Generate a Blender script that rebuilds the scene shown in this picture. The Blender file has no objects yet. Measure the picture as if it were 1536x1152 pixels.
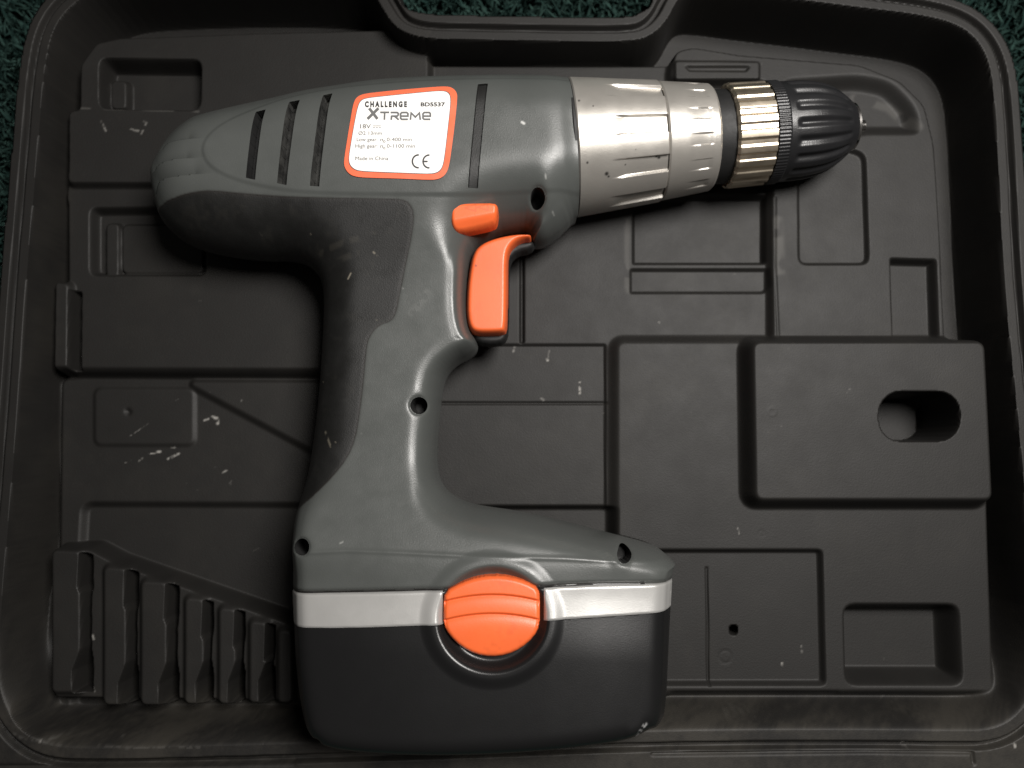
import bpy, math, random
import numpy as np
from math import radians, pi
random.seed(7); rng = np.random.default_rng(7)
SC = bpy.context.scene
COL = SC.collection

# ------------------------------------------------------------------ camera
F = 1150.0                       # focal length in pixels of the 1536 px wide photograph
SPX = 0.00025                    # metres per photo pixel on the tray floor (z = 0)
TH = radians(6.0)
HC = F*SPX*math.cos(TH)
CAM = np.array([0.0, -HC*math.tan(TH), HC])
cam_data = bpy.data.cameras.new('camera')
cam = bpy.data.objects.new('camera', cam_data); COL.objects.link(cam)
cam.location = CAM.tolist(); cam.rotation_euler = (TH, 0, 0)
cam_data.sensor_fit = 'HORIZONTAL'; cam_data.sensor_width = 36.0
cam_data.lens = 36.0*F/1536.0
cam_data.clip_start = 0.005; cam_data.clip_end = 20
cam_data.dof.use_dof = True; cam_data.dof.focus_distance = 0.250; cam_data.dof.aperture_fstop = 8.0
SC.camera = cam

# ------------------------------------------------------------------ room light
world = bpy.data.worlds.new("World"); SC.world = world
world.use_nodes = True
bg = world.node_tree.nodes['Background']
bg.inputs['Color'].default_value = (1.0, 0.95, 0.90, 1); bg.inputs['Strength'].default_value = 0.048
def lamp(name, loc, target, power, size, color):
    d = bpy.data.lights.new(name, 'AREA'); d.shape = 'DISK'; d.size = size; d.energy = power; d.color = color
    o = bpy.data.objects.new(name, d); COL.objects.link(o); o.location = loc
    v = np.array(target)-np.array(loc)
    import mathutils
    o.rotation_euler = mathutils.Vector(v).to_track_quat('-Z', 'Y').to_euler()
    return o
lamp('ceiling_lamp', (0.215, 0.155, 0.58), (0.02, 0.0, 0.0), 6.2, 0.25, (1.0, 0.965, 0.925))
SC.view_settings.view_transform = 'Standard'
SC.view_settings.look = 'None'
SC.view_settings.exposure = 0.0
SC.view_settings.gamma = 1.0

# ------------------------------------------------------------------ mapping helpers
CT, ST = math.cos(TH), math.sin(TH)
def W(px, py, z):
    """point of the photograph -> world xy on the level z"""
    px = np.asarray(px, float); py = np.asarray(py, float)
    a = (px-768)/F; b = (576-py)/F
    dx = a; dy = ST + b*CT; dz = -CT + b*ST
    t = (z-CAM[2])/dz
    return CAM[0]+dx*t, CAM[1]+dy*t
def UV(x, y, z):
    """world -> photo pixel"""
    rx = x-CAM[0]; ry = y-CAM[1]; rz = z-CAM[2]
    depth = ry*ST - rz*CT
    up = ry*CT + rz*ST
    return 768+F*rx/depth, 576-F*up/depth
def WP(pts, z):
    p = np.array(pts, float); x, y = W(p[:, 0], p[:, 1], z)
    return np.stack([x, y], 1)
def chaikin(p, n=2, closed=True):
    p = np.array(p, float)
    for _ in range(n):
        if closed:
            q = np.roll(p, -1, 0)
            p = np.stack([p*.75+q*.25, p*.25+q*.75], 1).reshape(-1, 2)
        else:
            a, b = p[:-1], p[1:]
            m = np.stack([a*.75+b*.25, a*.25+b*.75], 1).reshape(-1, 2)
            p = np.vstack([p[:1], m, p[-1:]])
    return p
def rbox(x0, y0, x1, y1, r, n=5):
    r = min(r, abs(x1-x0)/2.01, abs(y1-y0)/2.01); out = []
    for cx, cy, a0 in ((x1-r, y1-r, 0), (x0+r, y1-r, 90), (x0+r, y0+r, 180), (x1-r, y0+r, 270)):
        for k in range(n+1):
            a = radians(a0+90*k/n); out.append((cx+r*math.cos(a), cy+r*math.sin(a)))
    return out
def rpoly(pts, r, n=4):
    """polygon with rounded corners"""
    pts = [np.array(p, float) for p in pts]; out = []
    for i, p in enumerate(pts):
        a = pts[i-1]-p; b = pts[(i+1) % len(pts)]-p
        la, lb = np.linalg.norm(a), np.linalg.norm(b)
        rr = min(r, la*.48, lb*.48); A = p+a/la*rr; B = p+b/lb*rr
        for k in range(n+1):
            t = k/n; out.append((1-t)**2*A+2*t*(1-t)*p+t*t*B)
    return np.array(out)
def ell(cx, cy, rx, ry, n=28):
    return [(cx+rx*math.cos(2*pi*k/n), cy+ry*math.sin(2*pi*k/n)) for k in range(n)]
def smooth(t):
    t = np.clip(t, 0, 1); return t*t*(3-2*t)
def sdf(X, Y, V, near=False, margin=None):
    """signed distance (inside positive) of points to polygon V"""
    sh = X.shape; x = X.ravel(); y = Y.ravel()
    if margin is not None:
        sel = (x > V[:, 0].min()-margin) & (x < V[:, 0].max()+margin) & (y > V[:, 1].min()-margin) & (y < V[:, 1].max()+margin)
        D = np.full(x.shape, -margin); xs, ys = x[sel], y[sel]
    else:
        sel = slice(None); D = np.empty(x.shape); xs, ys = x, y
    best = np.full(xs.shape, 1e9); ins = np.zeros(xs.shape, bool)
    if near: nx = np.zeros(xs.shape); ny = np.zeros(xs.shape)
    N = len(V)
    for i in range(N):
        ax, ay = V[i]; bx, by = V[(i+1) % N]
        ex, ey = bx-ax, by-ay; L = ex*ex+ey*ey
        if L < 1e-16: continue
        t = np.clip(((xs-ax)*ex+(ys-ay)*ey)/L, 0, 1)
        qx = ax+t*ex; qy = ay+t*ey
        d = (xs-qx)**2+(ys-qy)**2
        m = d < best; best[m] = d[m]
        if near: nx[m] = qx[m]; ny[m] = qy[m]
        c = (ay > ys) != (by > ys)
        if ey != 0: ins ^= c & (xs < (ys-ay)*ex/ey+ax)
    d = np.sqrt(best)*np.where(ins, 1, -1)
    D[sel] = d
    if near:
        NX = x.copy(); NY = y.copy(); NX[sel] = nx; NY[sel] = ny
        return D.reshape(sh), NX.reshape(sh), NY.reshape(sh)
    return D.reshape(sh)
def seg_dist(X, Y, pts, margin):
    """unsigned distance to an open polyline, only computed near it"""
    D = np.full(X.shape, margin*1.0)
    P = np.array(pts)
    sel = (X > P[:, 0].min()-margin) & (X < P[:, 0].max()+margin) & (Y > P[:, 1].min()-margin) & (Y < P[:, 1].max()+margin)
    xs, ys = X[sel], Y[sel]; b = np.full(xs.shape, margin)
    for (ax, ay), (bx, by) in zip(P[:-1], P[1:]):
        ex, ey = bx-ax, by-ay; L = ex*ex+ey*ey+1e-18
        t = np.clip(((xs-ax)*ex+(ys-ay)*ey)/L, 0, 1)
        b = np.minimum(b, np.hypot(xs-ax-t*ex, ys-ay-t*ey))
    D[sel] = b
    return D
def vnoise(X, Y, scale, seed):
    """smooth value noise, -1..1"""
    r = np.random.default_rng(seed); G = r.uniform(-1, 1, (256, 256))
    u = X/scale+100; v = Y/scale+100
    i = np.floor(u).astype(int); j = np.floor(v).astype(int); fu = smooth(u-i); fv = smooth(v-j)
    g = lambda a, b: G[a % 256, b % 256]
    return (g(i, j)*(1-fu)+g(i+1, j)*fu)*(1-fv)+(g(i, j+1)*(1-fu)+g(i+1, j+1)*fu)*fv
def snap(X, Y, V, cell):
    d, nx, ny = sdf(X, Y, V, near=True, margin=cell*2)
    m = (d > -cell*0.90) & (d < cell*0.52)
    X[m] = nx[m]; Y[m] = ny[m]

def snap_off(X, Y, V, cell, off):
    d, nx, ny = sdf(X, Y, V, near=True, margin=cell*4)
    m = (d > 1e-6) & (d < cell*1.5)
    k = abs(off)/np.abs(d[m])
    X[m] = nx[m]+(X[m]-nx[m])*k; Y[m] = ny[m]+(Y[m]-ny[m])*k

# ------------------------------------------------------------------ objects
def empty(name, loc, label=None, cat=None, kind=None):
    o = bpy.data.objects.new(name, None); COL.objects.link(o); o.location = loc
    o.empty_display_size = 0.01
    if label: o['label'] = label
    if cat: o['category'] = cat
    if kind: o['kind'] = kind
    return o
def root_off(p):
    off = np.zeros(3)
    while p is not None:
        off += np.array(p.location); p = p.parent
    return off
def make(name, verts, faces, mat, parent=None, normals=None, attrs=None, smooth_=True, kind=None, label=None):
    """faces: (n,k) array or list; verts in world coordinates"""
    me = bpy.data.meshes.new(name)
    v = np.array(verts, float)-root_off(parent)
    if isinstance(faces, np.ndarray):
        n, k = faces.shape
        me.vertices.add(len(v)); me.vertices.foreach_set('co', v.astype(np.float32).ravel())
        me.loops.add(n*k); me.loops.foreach_set('vertex_index', faces.astype(np.int32).ravel())
        me.polygons.add(n); me.polygons.foreach_set('loop_start', np.arange(0, n*k, k, dtype=np.int32))
        me.polygons.foreach_set('loop_total', np.full(n, k, np.int32))
        me.update(calc_edges=True)
    else:
        me.from_pydata(v.tolist(), [], [list(map(int, f)) for f in faces]); me.update()
    me.polygons.foreach_set('use_smooth', np.full(len(me.polygons), smooth_, bool))
    if attrs:
        for an, arr in attrs.items():
            a = me.attributes.new(an, 'FLOAT', 'POINT'); a.data.foreach_set('value', arr.astype(np.float32))
    me.validate()
    if normals is not None:
        me.normals_split_custom_set_from_vertices(normals.tolist())
    me.materials.append(mat)
    o = bpy.data.objects.new(name, me); COL.objects.link(o)
    if parent is not None: o.parent = parent
    if kind: o['kind'] = kind
    if label: o['label'] = label
    return o
def vert_normals(P, Q, flat=True):
    n = np.zeros_like(P)
    a, b, c, d = (P[Q[:, i]] for i in range(4))
    fn = np.cross(c-a, d-b)
    if flat: fn[fn[:, 2] < 0] = 0
    for i in range(4):
        for k in range(3): n[:, k] += np.bincount(Q[:, i], fn[:, k], minlength=len(P))
    L = np.linalg.norm(n, axis=1); bad = L < 1e-13; L[bad] = 1; n /= L[:, None]
    if flat:
        for _ in range(2):
            bq = Q[bad[Q].any(1)]
            if not len(bq): break
            mean = n[bq].sum(1); add = np.zeros_like(n)
            for i in range(4):
                for k in range(3): add[:, k] += np.bincount(bq[:, i], mean[:, k], minlength=len(P))
            l2 = np.linalg.norm(add, axis=1); ok = bad & (l2 > 1e-9)
            n[ok] = add[ok]/l2[ok][:, None]; bad = bad & ~ok
        n[bad] = (0, 0, 1)
    return n
def grid_quads(ny, nx):
    i = np.arange((ny-1)*(nx-1)); r = i//(nx-1); c = i % (nx-1)
    a = r*nx+c
    return np.stack([a, a+1, a+1+nx, a+nx], 1)      # y grows with the row
def submesh(P, Q, N, attrs):
    used, inv = np.unique(Q, return_inverse=True)
    return P[used], inv.reshape(Q.shape), (N[used] if N is not None else None), {k: a[used] for k, a in attrs.items()}

# ------------------------------------------------------------------ materials
def lin(c): return tuple(((x/255)/12.92 if x/255 <= .04045 else ((x/255+.055)/1.055)**2.4) for x in c)+(1,)
def plastic(name, col, rough, bump=0.15, bscale=2500, spec=0.5, metal=0.0, mott=0.15, mscale=60, wear_lit=None, wearcol=(.5, .48, .45, 1),
            dust=None, dustcol=(.16, .12, .08, 1), chip_shade=None, rvar=0.12, coat=0, hair=False):
    m = bpy.data.materials.new(name); m.use_nodes = True
    nt = m.node_tree; N = nt.nodes; L = nt.links
    b = N['Principled BSDF']
    b.inputs['Metallic'].default_value = metal; b.inputs['Specular IOR Level'].default_value = spec
    b.inputs['Coat Weight'].default_value = coat
    tc = N.new('ShaderNodeTexCoord')
    n1 = N.new('ShaderNodeTexNoise'); n1.inputs['Scale'].default_value = mscale; n1.inputs['Detail'].default_value = 6
    L.new(tc.outputs['Object'], n1.inputs['Vector'])
    mix = N.new('ShaderNodeMix'); mix.data_type = 'RGBA'
    mix.inputs['A'].default_value = tuple(c*(1-mott) for c in col[:3])+(1,)
    mix.inputs['B'].default_value = tuple(c*(1+mott) for c in col[:3])+(1,)
    mr0 = N.new('ShaderNodeMapRange'); mr0.inputs['From Min'].default_value = .3; mr0.inputs['From Max'].default_value = .7
    L.new(n1.outputs['Fac'], mr0.inputs['Value']); L.new(mr0.outputs['Result'], mix.inputs['Factor'])
    out = mix.outputs['Result']
    def layer(attr, c2, out):
        at = N.new('ShaderNodeAttribute'); at.attribute_name = attr
        mx = N.new('ShaderNodeMix'); mx.data_type = 'RGBA'
        L.new(at.outputs['Fac'], mx.inputs['Factor']); L.new(out, mx.inputs['A']); mx.inputs['B'].default_value = c2
        return mx.outputs['Result']
    if dust: out = layer(dust, dustcol, out)
    if wear_lit: out = layer(wear_lit, wearcol, out)
    if chip_shade: out = layer(chip_shade, (.015, .013, .012, 1), out)
    L.new(out, b.inputs['Base Color'])
    n2 = N.new('ShaderNodeTexNoise'); n2.inputs['Scale'].default_value = mscale*2.3; n2.inputs['Detail'].default_value = 8
    n2.inputs['Roughness'].default_value = .65
    L.new(tc.outputs['Object'], n2.inputs['Vector'])
    mr = N.new('ShaderNodeMapRange'); mr.inputs['From Min'].default_value = .3; mr.inputs['From Max'].default_value = .7
    mr.inputs['To Min'].default_value = max(.05, rough-rvar); mr.inputs['To Max'].default_value = min(1, rough+rvar)
    L.new(n2.outputs['Fac'], mr.inputs['Value'])
    L.new(mr.outputs['Result'], b.inputs['Roughness'])
    n3 = N.new('ShaderNodeTexNoise'); n3.inputs['Scale'].default_value = bscale; n3.inputs['Detail'].default_value = 3
    L.new(tc.outputs['Object'], n3.inputs['Vector'])
    bp = N.new('ShaderNodeBump'); bp.inputs['Strength'].default_value = bump; bp.inputs['Distance'].default_value = 0.0002
    L.new(n3.outputs['Fac'], bp.inputs['Height']); L.new(bp.outputs['Normal'], b.inputs['Normal'])
    return m
M_CASE = plastic('case_plastic', (.0120, .0113, .0105), .58, .28, 1800, spec=.30, mott=.05, mscale=35, wear_lit='wear_lit', wearcol=(.28, .27, .25, 1), dust='dust', dustcol=(.034, .031, .026, 1), rvar=.03)
M_BODY = plastic('grey_plastic', (.070, .0745, .071), .35, .22, 2600, mott=.05, wear_lit='wear_lit', wearcol=(.5, .5, .48, 1), chip_shade='chip_shade', rvar=.07)
M_RUB = plastic('dark_rubber', (.0085, .0085, .0080), .52, .3, 2200, mott=.05, chip_shade='chip_shade', wear_lit='wear_lit', wearcol=(.20, .18, .14, 1), rvar=.1)
M_BAT = plastic('battery_plastic', (.0080, .0080, .0083), .30, .10, 2600, mott=.03, mscale=25, chip_shade='chip_shade', wear_lit='wear_lit', wearcol=(.4, .4, .4, 1), rvar=.02)
M_SILV = plastic('silver_paint', (.50, .475, .435), .37, .22, 3200, metal=.68, mott=.05, chip_shade='chip_shade', rvar=.05)
M_STRIP = plastic('strip_paint', (.50, .495, .48), .35, .12, 3200, metal=.45, mott=.03, chip_shade='chip_shade', rvar=.04)
M_GOLD = plastic('brass_sleeve', (.76, .66, .52), .38, .05, 900, metal=1, mott=.1, rvar=.06)
M_CHUCK = plastic('chuck_plastic', (.0125, .0125, .0135), .34, .25, 2500, mott=.1, rvar=.06)
M_BLACK = plastic('black_gap', (.008, .008, .008), .6, .2, 1500)
M_HOLE = plastic('hole_dark', (.010, .010, .010), .7, .2, 1500)
M_VENT = plastic('vent_mesh', (.028, .028, .026), .7, .6, 1200, mott=.95, mscale=260)
M_ORANGE = plastic('orange_plastic', (.80, .135, .034), .40, .14, 2500, mott=.08, chip_shade='chip_shade', rvar=.05)
M_LORANGE = plastic('label_orange', (.84, .16, .075), .35, .0, 2500, mott=.03)
M_WHITE = plastic('label_white', (.86, .85, .83), .30, .0, 2500, mott=.02)
M_INK = plastic('ink_dark', (.035, .035, .035), .5, 0, mott=0)
M_INKG = plastic('ink_grey', (.13, .13, .13), .5, 0, mott=0)
M_STEEL = plastic('steel', (.62, .60, .57), .2, .05, 900, metal=1, mott=.1)

# ------------------------------------------------------------------ drill: height field over its mid plane
ZC = 0.017
K_V = [0, 300, 350, 420, 500, 690, 838, 1110, 1400]
K_T = np.array([24.5, 24.5, 22, 18, 17, 18.5, 29.5, 32.5, 32.5])*1e-3
K_R = np.array([20.5, 20, 18, 13, 12, 12, 7, 7.5, 8.5])*1e-3
_vf = np.arange(-100, 1400, 2.0); _kg = np.exp(-(np.arange(-60, 61, 2.0)/20)**2/2); _kg /= _kg.sum()
_sm = lambda K: np.convolve(np.pad(np.interp(_vf, K_V, K), 30, mode='edge'), _kg, 'valid')
_TS, _RS = _sm(K_T), _sm(K_R)
def TRv(v): return np.interp(v, _vf, _TS), np.interp(v, _vf, _RS)
def undo_silhouette(pts_px, zc, TR, keep=None):
    """traced silhouette -> outline of the thing in its own mid plane"""
    P = WP(pts_px, zc); n = len(P)
    area = 0.5*np.sum(P[:, 0]*np.roll(P[:, 1], -1)-np.roll(P[:, 0], -1)*P[:, 1])
    t = np.roll(P, -1, 0)-np.roll(P, 1, 0); t /= np.linalg.norm(t, axis=1)[:, None]+1e-12
    nrm = np.stack([t[:, 1], -t[:, 0]], 1)*(1 if area > 0 else -1)
    a = (P-CAM[:2])/(CAM[2]-zc); tn = np.sum(a*nrm, 1)
    T, R = TR(np.array(pts_px)[:, 1])
    dl = np.sqrt(R*R+(T*tn)**2)-R
    return P-nrm*dl[:, None]
OUT_PX = chaikin([(1010, 127), (930, 120), (850, 113), (800, 112), (740, 112), (680, 113), (620, 115), (560, 119), (500, 128), (455, 135), (411, 146), (364, 156),
    (317, 167), (290, 175), (266, 190), (247, 210), (233, 236), (226, 263), (230, 290), (237, 315), (247, 336), (262, 352), (282, 367), (312, 379), (355, 388),
    (400, 393), (440, 393), (466, 400), (482, 418), (486, 450), (483, 520), (477, 600), (470, 660), (462, 710), (452, 745), (445, 768), (441, 792), (438, 822), (437, 860),
    (436, 890), (438, 940), (441, 1000), (448, 1058), (457, 1092), (472, 1115), (496, 1125), (540, 1130), (620, 1133), (700, 1133), (800, 1128), (880, 1121), (935, 1115), (966, 1106),
    (988, 1090), (999, 1064), (1002, 1030), (1004, 985), (1007, 920), (1009, 880), (1010, 855), (1009, 843), (1006, 837), (998, 830), (985, 820), (965, 812), (930, 803), (850, 782), (780, 766), (730, 759), (704, 754), (682, 744), (665, 729),
    (657, 708), (656, 672), (659, 638), (662, 607), (664, 586), (671, 563), (688, 546), (708, 537), (718, 526), (716, 513), (706, 500), (702, 470), (704, 419), (712, 381), (740, 360), (780, 353), (794, 356),
    (799, 374), (815, 373), (835, 360), (848, 348), (862, 335), (900, 330), (1010, 300)], 2)
OUT = undo_silhouette(OUT_PX, ZC, TRv)
AX = np.array([math.cos(radians(4.7)), math.sin(radians(4.7))])       # direction of the spindle
A0 = np.array(W(852, 224, ZC)); A0 = A0.ravel()
PERP = np.array([-AX[1], AX[0]])
def prof(d, T, R, p=2.0):
    q = 1-np.clip(d/R, 0, 3); q = np.minimum(np.logaddexp(0, q*12)/12, 1.0)
    return T*np.power(np.clip(1-q**p, 0, 1), 1/p)
def drill_base(X, Y, d=None):
    if d is None: d = sdf(X, Y, OUT)
    u, v = UV(X, Y, ZC)
    T, R = TRv(v)
    gw = smooth((v-345)/85)*smooth((770-v)/60)
    R = R*(1+gw*(np.where(u < 570, np.interp(u, [520, 570], [1.25, .9]), np.interp(u, [570, 625], [.9, 0])+np.interp(u, [570, 625], [0, 1])*np.interp(v, [400, 510, 570], [.40, .42, .58]))-1))
    # the tail end is rounder
    h = prof(d, T, R, 2.0)
    s = (X-A0[0])*AX[0]+(Y-A0[1])*AX[1]
    # nose dome rolls in towards the collar
    k = np.where(v < 420, smooth((s+0.010)/0.011), 0)
    h = h*(1-0.075*k*k)
    q = (u-715)/300
    h = h-np.where(v > 800, smooth((v-800)/60)*.0068*np.clip(np.abs(q), 0, 1.1)**3.0*smooth(d/.004), 0)
    return h
def drop(pts_px, off=0.0, n=9):
    """photo pixels -> world xyz on top of the drill's surface"""
    p = np.array(pts_px, float); z = np.full(len(p), ZC+.024)
    for _ in range(n):
        x, y = W(p[:, 0], p[:, 1], z)
        z = z*.3+.7*(ZC+drill_base(x, y))
    return np.stack([x, y, z+off], 1)
def DP(pts):
    p = np.array(pts, float); z = np.full(len(p), ZC+.022)
    for _ in range(10):
        x, y = W(p[:, 0], p[:, 1], z); T, _r = TRv(UV(x, y, ZC)[1])
        z = z*.3+.7*(ZC+np.maximum(drill_base(x, y), .8*T))
    return np.stack([x, y], 1)

RUB = DP(chaikin([(236, 306), (258, 299), (272, 293), (294, 288), (317, 286), (364, 291), (434, 296), (520, 298), (590, 299), (608, 301), (618, 312), (620, 328), (617, 352), (607, 400),
    (599, 440), (593, 470), (586, 481), (570, 486), (558, 497), (550, 512), (547, 540), (544, 575), (539, 618), (532, 659), (520, 687), (497, 716), (472, 741), (446, 763),
    (405, 790), (405, 420), (200, 420), (200, 306)], 1))
PANEL = DP(chaikin([(306, 222), (317, 202), (341, 184), (383, 165), (434, 147), (500, 134), (560, 128), (640, 122), (717, 120), (800, 120), (845, 121), (920, 122), (920, 280), (845, 281),
    (797, 283), (734, 287), (700, 288), (560, 288), (458, 285), (411, 279), (364, 269), (331, 256), (312, 241)], 2))
BATT = DP([(400, 889), (500, 888), (600, 886), (664, 884), (740, 882), (815, 879), (900, 876), (1003, 873), (1050, 871), (1050, 1200), (400, 1200)])
STR_L = DP([(400, 891), (500, 890), (600, 888), (664, 886), (664, 937), (560, 941), (500, 942), (400, 940)])
STR_R = DP([(816, 882), (900, 878), (1003, 874), (1050, 872), (1050, 912), (1003, 917), (900, 926), (816, 931)])
HOLES = [DP(ell(807, 295, 11, 15)), DP(ell(628, 608, 13, 13)), DP(ell(452, 821, 11, 13)), DP(ell(937, 832, 11, 14))]
VENTS = [DP(q) for q in ([(384, 168), (399, 164), (383, 270), (369, 267)], [(434, 153), (450, 150), (430, 278), (416, 275)], [(485, 143), (499, 140), (479, 280), (465, 279)])]
SLOT = DP([(717, 127), (732, 126), (717, 283), (702, 282)])
CUT = 0.0008

def build_drill(root, bat):
    cell = 0.00030
    xs = np.arange(OUT[:, 0].min()-2*cell, OUT[:, 0].max()+2*cell, cell); ys = np.arange(OUT[:, 1].min()-2*cell, OUT[:, 1].max()+2*cell, cell)
    X, Y = np.meshgrid(xs, ys)
    for c in [OUT, RUB, BATT, STR_L, STR_R, SLOT]+HOLES+VENTS: snap(X, Y, c, cell)
    for c in [OUT, SLOT]+HOLES+VENTS: snap_off(X, Y, c, cell, cell)
    # straight cut at the collar
    s = (X-A0[0])*AX[0]+(Y-A0[1])*AX[1]
    _, VV = UV(X, Y, ZC)
    m = (np.abs(s-CUT) < cell*.52) & (VV < 420)
    X[m] -= (s[m]-CUT)*AX[0]; Y[m] -= (s[m]-CUT)*AX[1]
    d = sdf(X, Y, OUT); d[np.abs(d) < 1e-6] = 0
    H0 = drill_base(X, Y, d)
    kk = np.exp(-(np.arange(-14, 15)/5.0)**2/2); kk /= kk.sum()
    Hb = np.apply_along_axis(lambda a: np.convolve(a, kk, 'same'), 1, H0); Hb = np.apply_along_axis(lambda a: np.convolve(a, kk, 'same'), 0, Hb)
    wb = smooth((d-.0035)/.003)*smooth((np.abs((X-A0[0])*AX[0]+(Y-A0[1])*AX[1]-CUT)-.004)/.003+(UV(X, Y, ZC)[1] > 420))
    H0 = H0*(1-wb)+Hb*wb; H = H0.copy()
    top = smooth((H0/(np.maximum(H0, 1e-9).max())-.2)/.3)
    # raised side panel of the barrel
    dp = sdf(X, Y, PANEL, margin=.003); H += .0004*smooth((dp+.0016)/.0016)*(dp > -.0028)*(d > 0.002)
    # rubber: shallow seam and slight swell
    dr = sdf(X, Y, RUB, margin=.003)
    H -= .00005*np.exp(-(dr/.00065)**2)*(d > .0006)
    pass
    # ridges round the tail
    for pl in ([(243, 222), (250, 214), (262, 210), (279, 208)], [(231, 252), (240, 243), (255, 238), (277, 236)], [(228, 285), (238, 271), (255, 264), (290, 260)]):
        q = DP(chaikin(pl, 2, False)); dd = seg_dist(X, Y, q, .008)
        # side of the line: lower side stays proud, upper side dips
        side = np.interp(X, q[:, 0], q[:, 1])
        H -= .0019*(np.exp(-dd/.0026)-math.exp(-.008/.0026))*np.where(Y > side, 1, 0.0)*(d > .0005)
    # battery gap, strips
    db = sdf(X, Y, BATT, margin=.003); H -= .0008*np.exp(-(db/.00060)**2)*(d > .0006)
    ds = np.maximum(sdf(X, Y, STR_L, margin=.003), sdf(X, Y, STR_R, margin=.003))
    H += .00035*smooth(ds/.0004)*(d > .0004)
    # foot: crease above the battery
    cr = DP([(440, 828), (520, 826), (600, 829), (700, 834), (850, 838), (930, 842), (1008, 842)])
    ycr = np.interp(X, cr[:, 0], cr[:, 1])
    H += (.00030*np.exp(-((Y-ycr)/.0007)**2)-.0008*smooth((ycr-Y)/.012)*smooth((Y-ycr+.03)/.018))*(d > .0015)
    # boss round the release button
    bc = DP([(739, 928)])[0]; r = np.hypot(X-bc[0], (Y-bc[1])*1.08)
    rm = 0.0178
    H += .0010*smooth((rm+.0046-r)/.0042)
    H -= .0034*smooth((rm-.0004-r)/.0040)
    # trigger side lip of the grip: nothing extra, the rounding does it
    for hp in HOLES: H -= .0008*np.exp(-np.abs(sdf(X, Y, hp, margin=.004))/.00045)
    Hs = H.copy()
    for hp in HOLES:
        dh = sdf(X, Y, hp, margin=.004)
        H = np.where(dh > cell*.93, H-.010, H)
    for vp in VENTS:
        dh = sdf(X, Y, vp, margin=.003)
        H -= .0002*np.exp(-np.abs(dh)/.0004); H = np.where(dh > cell*.93, H-.0050, H)
    dslot = sdf(X, Y, SLOT, margin=.003)
    H = np.where(dslot > cell*.93, H-.0009, H)
    H += vnoise(X, Y, .02, 3)*.00006*(d > .002)
    H = np.where(d <= 0, 0, np.maximum(H, 0)); Hs = np.where(d <= 0, 0, np.maximum(Hs, 0))
    P = np.stack([X.ravel(), Y.ravel(), (ZC+H).ravel()], 1); Q = grid_quads(*X.shape)
    c = P[Q].mean(1); cx, cy = c[:, 0], c[:, 1]
    dmin = d.ravel()[Q].min(1); dmax = d.ravel()[Q].max(1)
    cs = (cx-A0[0])*AX[0]+(cy-A0[1])*AX[1]
    keep = (dmin > -1e-6) & (dmax > 0) & ((cs < CUT) | (UV(cx, cy, ZC)[1] > 420))
    Q = Q[keep]; cx, cy = cx[keep], cy[keep]
    N = vert_normals(np.stack([P[:, 0], P[:, 1], (ZC+Hs).ravel()], 1), Q)
    ins = lambda V: sdf(cx, cy, V, margin=.001) > 0
    reg = np.zeros(len(Q), int)                       # 0 housing
    reg[ins(RUB)] = 1; reg[ins(BATT)] = 2; reg[ins(STR_L)] = 3; reg[ins(STR_R)] = 4
    for i, hp in enumerate(HOLES): reg[ins(hp)] = 10+i
    for i, vp in enumerate(VENTS): reg[ins(vp)] = 20+i
    reg[ins(SLOT)] = 23
    wear_lit = np.zeros(X.shape); chip_shade = np.zeros(X.shape)
    def mark(arr, pts, w, amt, seed=1, brk=.0012):
        dd = seg_dist(X, Y, DP(pts), .004)
        arr[:] = np.maximum(arr, amt*smooth(1.3-dd/w)*smooth(.75+1.6*vnoise(X, Y, brk, seed)))
    mark(wear_lit, [(818, 290), (823, 304), (832, 317)], .00030, .55, 5); mark(wear_lit, [(818, 262), (820, 276)], .0003, .4, 6)
    mark(wear_lit, [(783, 184), (786, 186)], .0005, 1, 7, 1); mark(wear_lit, [(510, 815), (514, 813)], .0003, .3, 8, 1)
    mark(wear_lit, [(488, 648), (496, 670)], .0004, .5, 9); mark(wear_lit, [(522, 418), (526, 410)], .0003, .9, 9, 1); mark(wear_lit, [(560, 378), (562, 380)], .0003, .9, 9, 1)
    mark(wear_lit, [(480, 380), (520, 362), (560, 352)], .0012, .06, 19, .0025); mark(wear_lit, [(500, 395), (535, 380)], .0012, .05, 20, .0025)
    mark(wear_lit, [(956, 1105), (962, 1095), (968, 1088)], .0008, .8, 12, .0008); mark(wear_lit, [(470, 1117), (490, 1124)], .0005, .35, 13)
    mark(wear_lit, [(620, 470), (640, 440)], .002, .05, 15)
    wear_lit += .02*smooth(vnoise(X, Y, .006, 31)*.8+vnoise(X, Y, .0015, 32)*.8-.25)*(dr > 0)
    r2 = np.random.default_rng(3)
    for k in range(26):
        q = (r2.uniform(250, 620), r2.uniform(310, 740)); mark(wear_lit, [q, (q[0]+1.2, q[1]+1.2)], .00022, r2.uniform(.2, .6), 40+k, 1)
    for p in ((555, 892), (572, 891), (603, 899), (900, 886), (665, 900)): mark(chip_shade, [p, (p[0]+1, p[1])], .0004, .7, 5, 1)
    chip_shade = np.maximum(chip_shade, .92*np.exp(-(dr/.00038)**2)); chip_shade = np.maximum(chip_shade, 0.75*np.exp(-(db/.00040)**2))  # seam darkness painted into the colour along grip edge and battery gap
    H1 = H0.ravel(); Pb = P.copy(); Pb[:, 2] = ZC-H1
    Nb = N.copy(); Nb[:, 2] *= -1
    attrs = {'wear_lit': wear_lit.ravel(), 'chip_shade': chip_shade.ravel()}
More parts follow.
